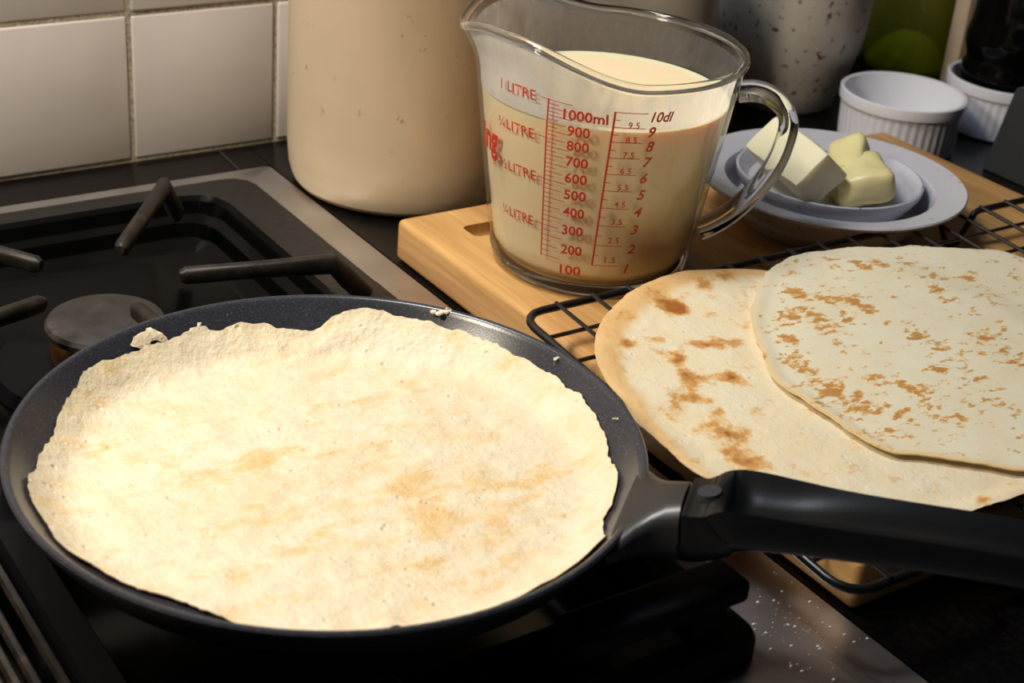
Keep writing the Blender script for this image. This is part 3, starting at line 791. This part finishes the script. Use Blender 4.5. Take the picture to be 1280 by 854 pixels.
# ------------------------------------------------------------------ plate, saucer and butter
QX, QY = .7345, .6770
bm = bmesh.new()
lathe(bm, [(0, ZB+.0070), (.058, ZB+.0070), (.0635, ZB+.0090), (.0665, ZB+.0230), (.0700, ZB+.0282), (.0868, ZB+.0318), (.0890, ZB+.0322), (.0897, ZB+.0312), (.0885, ZB+.0292), (.070, ZB+.0205), (.060, ZB+.0060), (.056, ZB+.0002), (.052, ZB+.0002), (.050, ZB+.003), (0, ZB+.003)], 96, (QX, QY))
tag(obj('plate', bm, 'plate'), 'round pale grey stoneware plate with a wide rim under the saucer', 'plate')
bm = bmesh.new()
SZ = ZB+.0072; KX, KY = .7375, .6810
lathe(bm, [(0, SZ+.0150), (.044, SZ+.0150), (.053, SZ+.0165), (.0590, SZ+.0236), (.0608, SZ+.0250), (.0622, SZ+.0245), (.0620, SZ+.0205), (.0570, SZ+.0130), (.0480, SZ+.0020), (.0440, SZ), (.040, SZ), (.038, SZ+.004), (0, SZ+.004)], 96, (KX, KY))
tag(obj('saucer', bm, 'plate'), 'small grey stoneware dish with butter sitting in the plate', 'dish')
def lump(name, sx, sy, sz, loc, rot, bev, material, label, warp=.0, seg=4, sub=0):
    bm = bmesh.new(); box(bm, -sx/2, sx/2, -sy/2, sy/2, -sz/2, sz/2, 0)
    bmesh.ops.subdivide_edges(bm, edges=bm.edges[:], cuts=7, use_grid_fill=True)
    R = Matrix.Rotation(rot[2], 3, 'Z') @ Matrix.Rotation(rot[1], 3, 'Y') @ Matrix.Rotation(rot[0], 3, 'X')
    for v in bm.verts:
        p = v.co; q = Vector((max(-sx/2+bev, min(sx/2-bev, p.x)), max(-sy/2+bev, min(sy/2-bev, p.y)), max(-sz/2+bev, min(sz/2-bev, p.z))))
        d = p-q
        if d.length > bev: p = q+d*bev/d.length
        nz = noise.noise_vector(p*55+Vector((warp*1000, 3, 1)))
        v.co = R @ (p+nz*warp) + Vector(loc)
    return tag(obj(name, bm, material), label, 'butter')
lump('butter_block', .0300, .0690, .0255, (.7014, .6793, .0740), (0.026, -.80, -.244), .0028, 'butter', 'firm rectangular block of pale butter leaning on the dish rim', .0012)
lump('butter_pat', .040, .056, .022, (.7390, .6560, .0640), (-.10, -.25, rd(-34)), .007, 'butter_soft', 'soft scraped lump of yellow butter beside the firm block', .003)
lump('butter_pat', .026, .048, .011, (.7500, .6800, .0700), (.10, -.35, rd(-48)), .0035, 'butter_soft', 'curled slice of yellow butter lying on the soft lump', .003)

# ------------------------------------------------------------------ ramekins
def ramekin(cx, cy, label, z0=0.0):
    t = thing('ramekin', label, 'ramekin', (cx, cy, z0), 'white fluted ramekins')
    def flute(a, r, z):
        return (r*(1+.010*math.cos(a*44)) if .004 < z-z0 < .034 and r > .0462 else r), z
    bm = bmesh.new()
    lathe(bm, [(0, z0+.001), (.040, z0+.001), (.0445, z0), (.0466, z0+.0015), (.0470, z0+.0055), (.0478, z0+.018), (.0485, z0+.033), (.0488, z0+.0350), (.0510, z0+.0362), (.0514, z0+.0400), (.0510, z0+.0445), (.0496, z0+.0452), (.0474, z0+.0445), (.0462, z0+.0380), (.0445, z0+.0330), (.0435, z0+.0100), (.040, z0+.0065), (0, z0+.0060)], 176, (cx, cy), flute)
    part_at('bowl', bm, 'porcelain', t); return t
ramekin(.958, .8205, 'empty white fluted ramekin behind the wooden board')
ramekin(1.078, .8150, 'white fluted ramekin holding the black pepper mill')
bm = bmesh.new()
lathe(bm, [(0, .0072), (.030, .0072), (.0330, .010), (.0335, .024), (.0370, .034), (.0408, .044), (.0416, .050), (.0405, .056), (.0390, .0595), (.0400, .064), (.0425, .072), (.0425, .080), (.0405, .090), (.0395, .105), (.0400, .130), (.0390, .150), (.030, .162), (.024, .167), (.0300, .176), (.034, .190), (.026, .206), (0, .212)], 64, (1.0785, .815))
tag(obj('pepper_mill', bm, 'black_gloss'), 'glossy black turned pepper mill standing in a ramekin', 'pepper mill')

# ------------------------------------------------------------------ dark grey slab at the right of the board
bm = bmesh.new()
def slabloop(x):
    L = [(.7500, 0), (.7365, .0690), (.7345, .0725), (.7310, .0740), (.60, .0740), (.60, 0)]
    return [(x, y, z-.0003) for y, z in L]
loft(bm, [slabloop(.985), slabloop(.999)], True, True)
bmesh.ops.bevel(bm, geom=[e for e in bm.edges], offset=.0008, segments=1, affect='EDGES')
tag(obj('plastic_stand', bm, 'slate', None, False), 'dark grey flat upright stand beside the edge of the wooden board', 'stand')

# ------------------------------------------------------------------ crocks, jar and bottle at the wall
def vessel(name, prof, c, material, label, cat, n=96, group=None):
    bm = bmesh.new(); lathe(bm, prof, n, c); return tag(obj(name, bm, material), label, cat, group)
r = .0815
CK = thing('crock', 'large cream stoneware crock beside the hob', 'crock', (.5420, .9100, 0))
bm = bmesh.new(); lathe(bm, [(.0772, .0052), (.0785, .0080), (.0803, .0150), (r, .030), (r, .175), (r+.003, .182), (r+.003, .194), (r-.002, .197), (r-.007, .192), (r-.007, .012), (0, .010)], 96, (.5420, .9100))
part_at('glazed_body', bm, 'cream', CK)
bm = bmesh.new(); lathe(bm, [(0, .002), (.066, .001), (.0700, 0), (.0745, .0018), (.0770, .0050), (.0772, .0056), (.070, .0100)], 96, (.5420, .9100))
MT['unglazed'] = stoneware('unglazed_clay', (.40, .26, .12), (.20, .11, .05), .62, 160, .8)
part_at('unglazed_foot', bm, 'unglazed', CK)
r = .0600
vessel('storage_jar', [(0, .002), (.050, 0), (.056, .003), (.0595, .012), (r, .03), (r, .16), (r-.004, .166), (r-.008, .162), (r-.008, .012), (0, .010)], (.7700, .9380), 'taupe', 'plain taupe stoneware jar behind the measuring jug', 'jar')
vessel('crock', [(0, .002), (.036, .001), (.0400, 0), (.0440, .004), (.0480, .016), (.0545, .034), (.0600, .052), (.0628, .072), (.0640, .095), (.0635, .130), (.058, .160), (.052, .170), (.050, .168), (.055, .155), (.060, .128), (.059, .06), (.04, .012), (0, .010)], (.9430, .9430), 'speckled', 'grey stoneware crock with rusty brown speckles by the bottle', 'crock')
BT = thing('bottle', 'olive green glass wine bottle standing at the wall', 'bottle', (1.124, .9690, 0))
bm = bmesh.new()
lathe(bm, [(.0325, .0006), (.0365, .0006), (.0392, .004), (.0400, .010), (.0400, .190), (.036, .212), (.020, .240), (.0150, .255), (.0145, .300), (.0120, .300), (.0120, .254)], 72, (1.124, .9690))
part_at('glass_body', bm, 'green_glass', BT)
bm = bmesh.new()
lathe(bm, [(.0362, .0012), (.0372, .0080), (.0345, .0120), (.030, .0190), (.022, .0290), (.011, .0345), (0, .0360), (0, .0310), (.010, .0300), (.020, .0235), (.028, .0120), (.0325, .0012), (.0362, .0012)], 72, (1.124, .9690))
part_at('punt', bm, 'punt', BT)
bm = bmesh.new(); box(bm, 1.110, 1.30, .897, .915, -.0003, .33, .004, 2)
tag(obj('upright_board', bm, 'wood_pale'), 'pale wooden board standing upright behind the pepper mill', 'board')
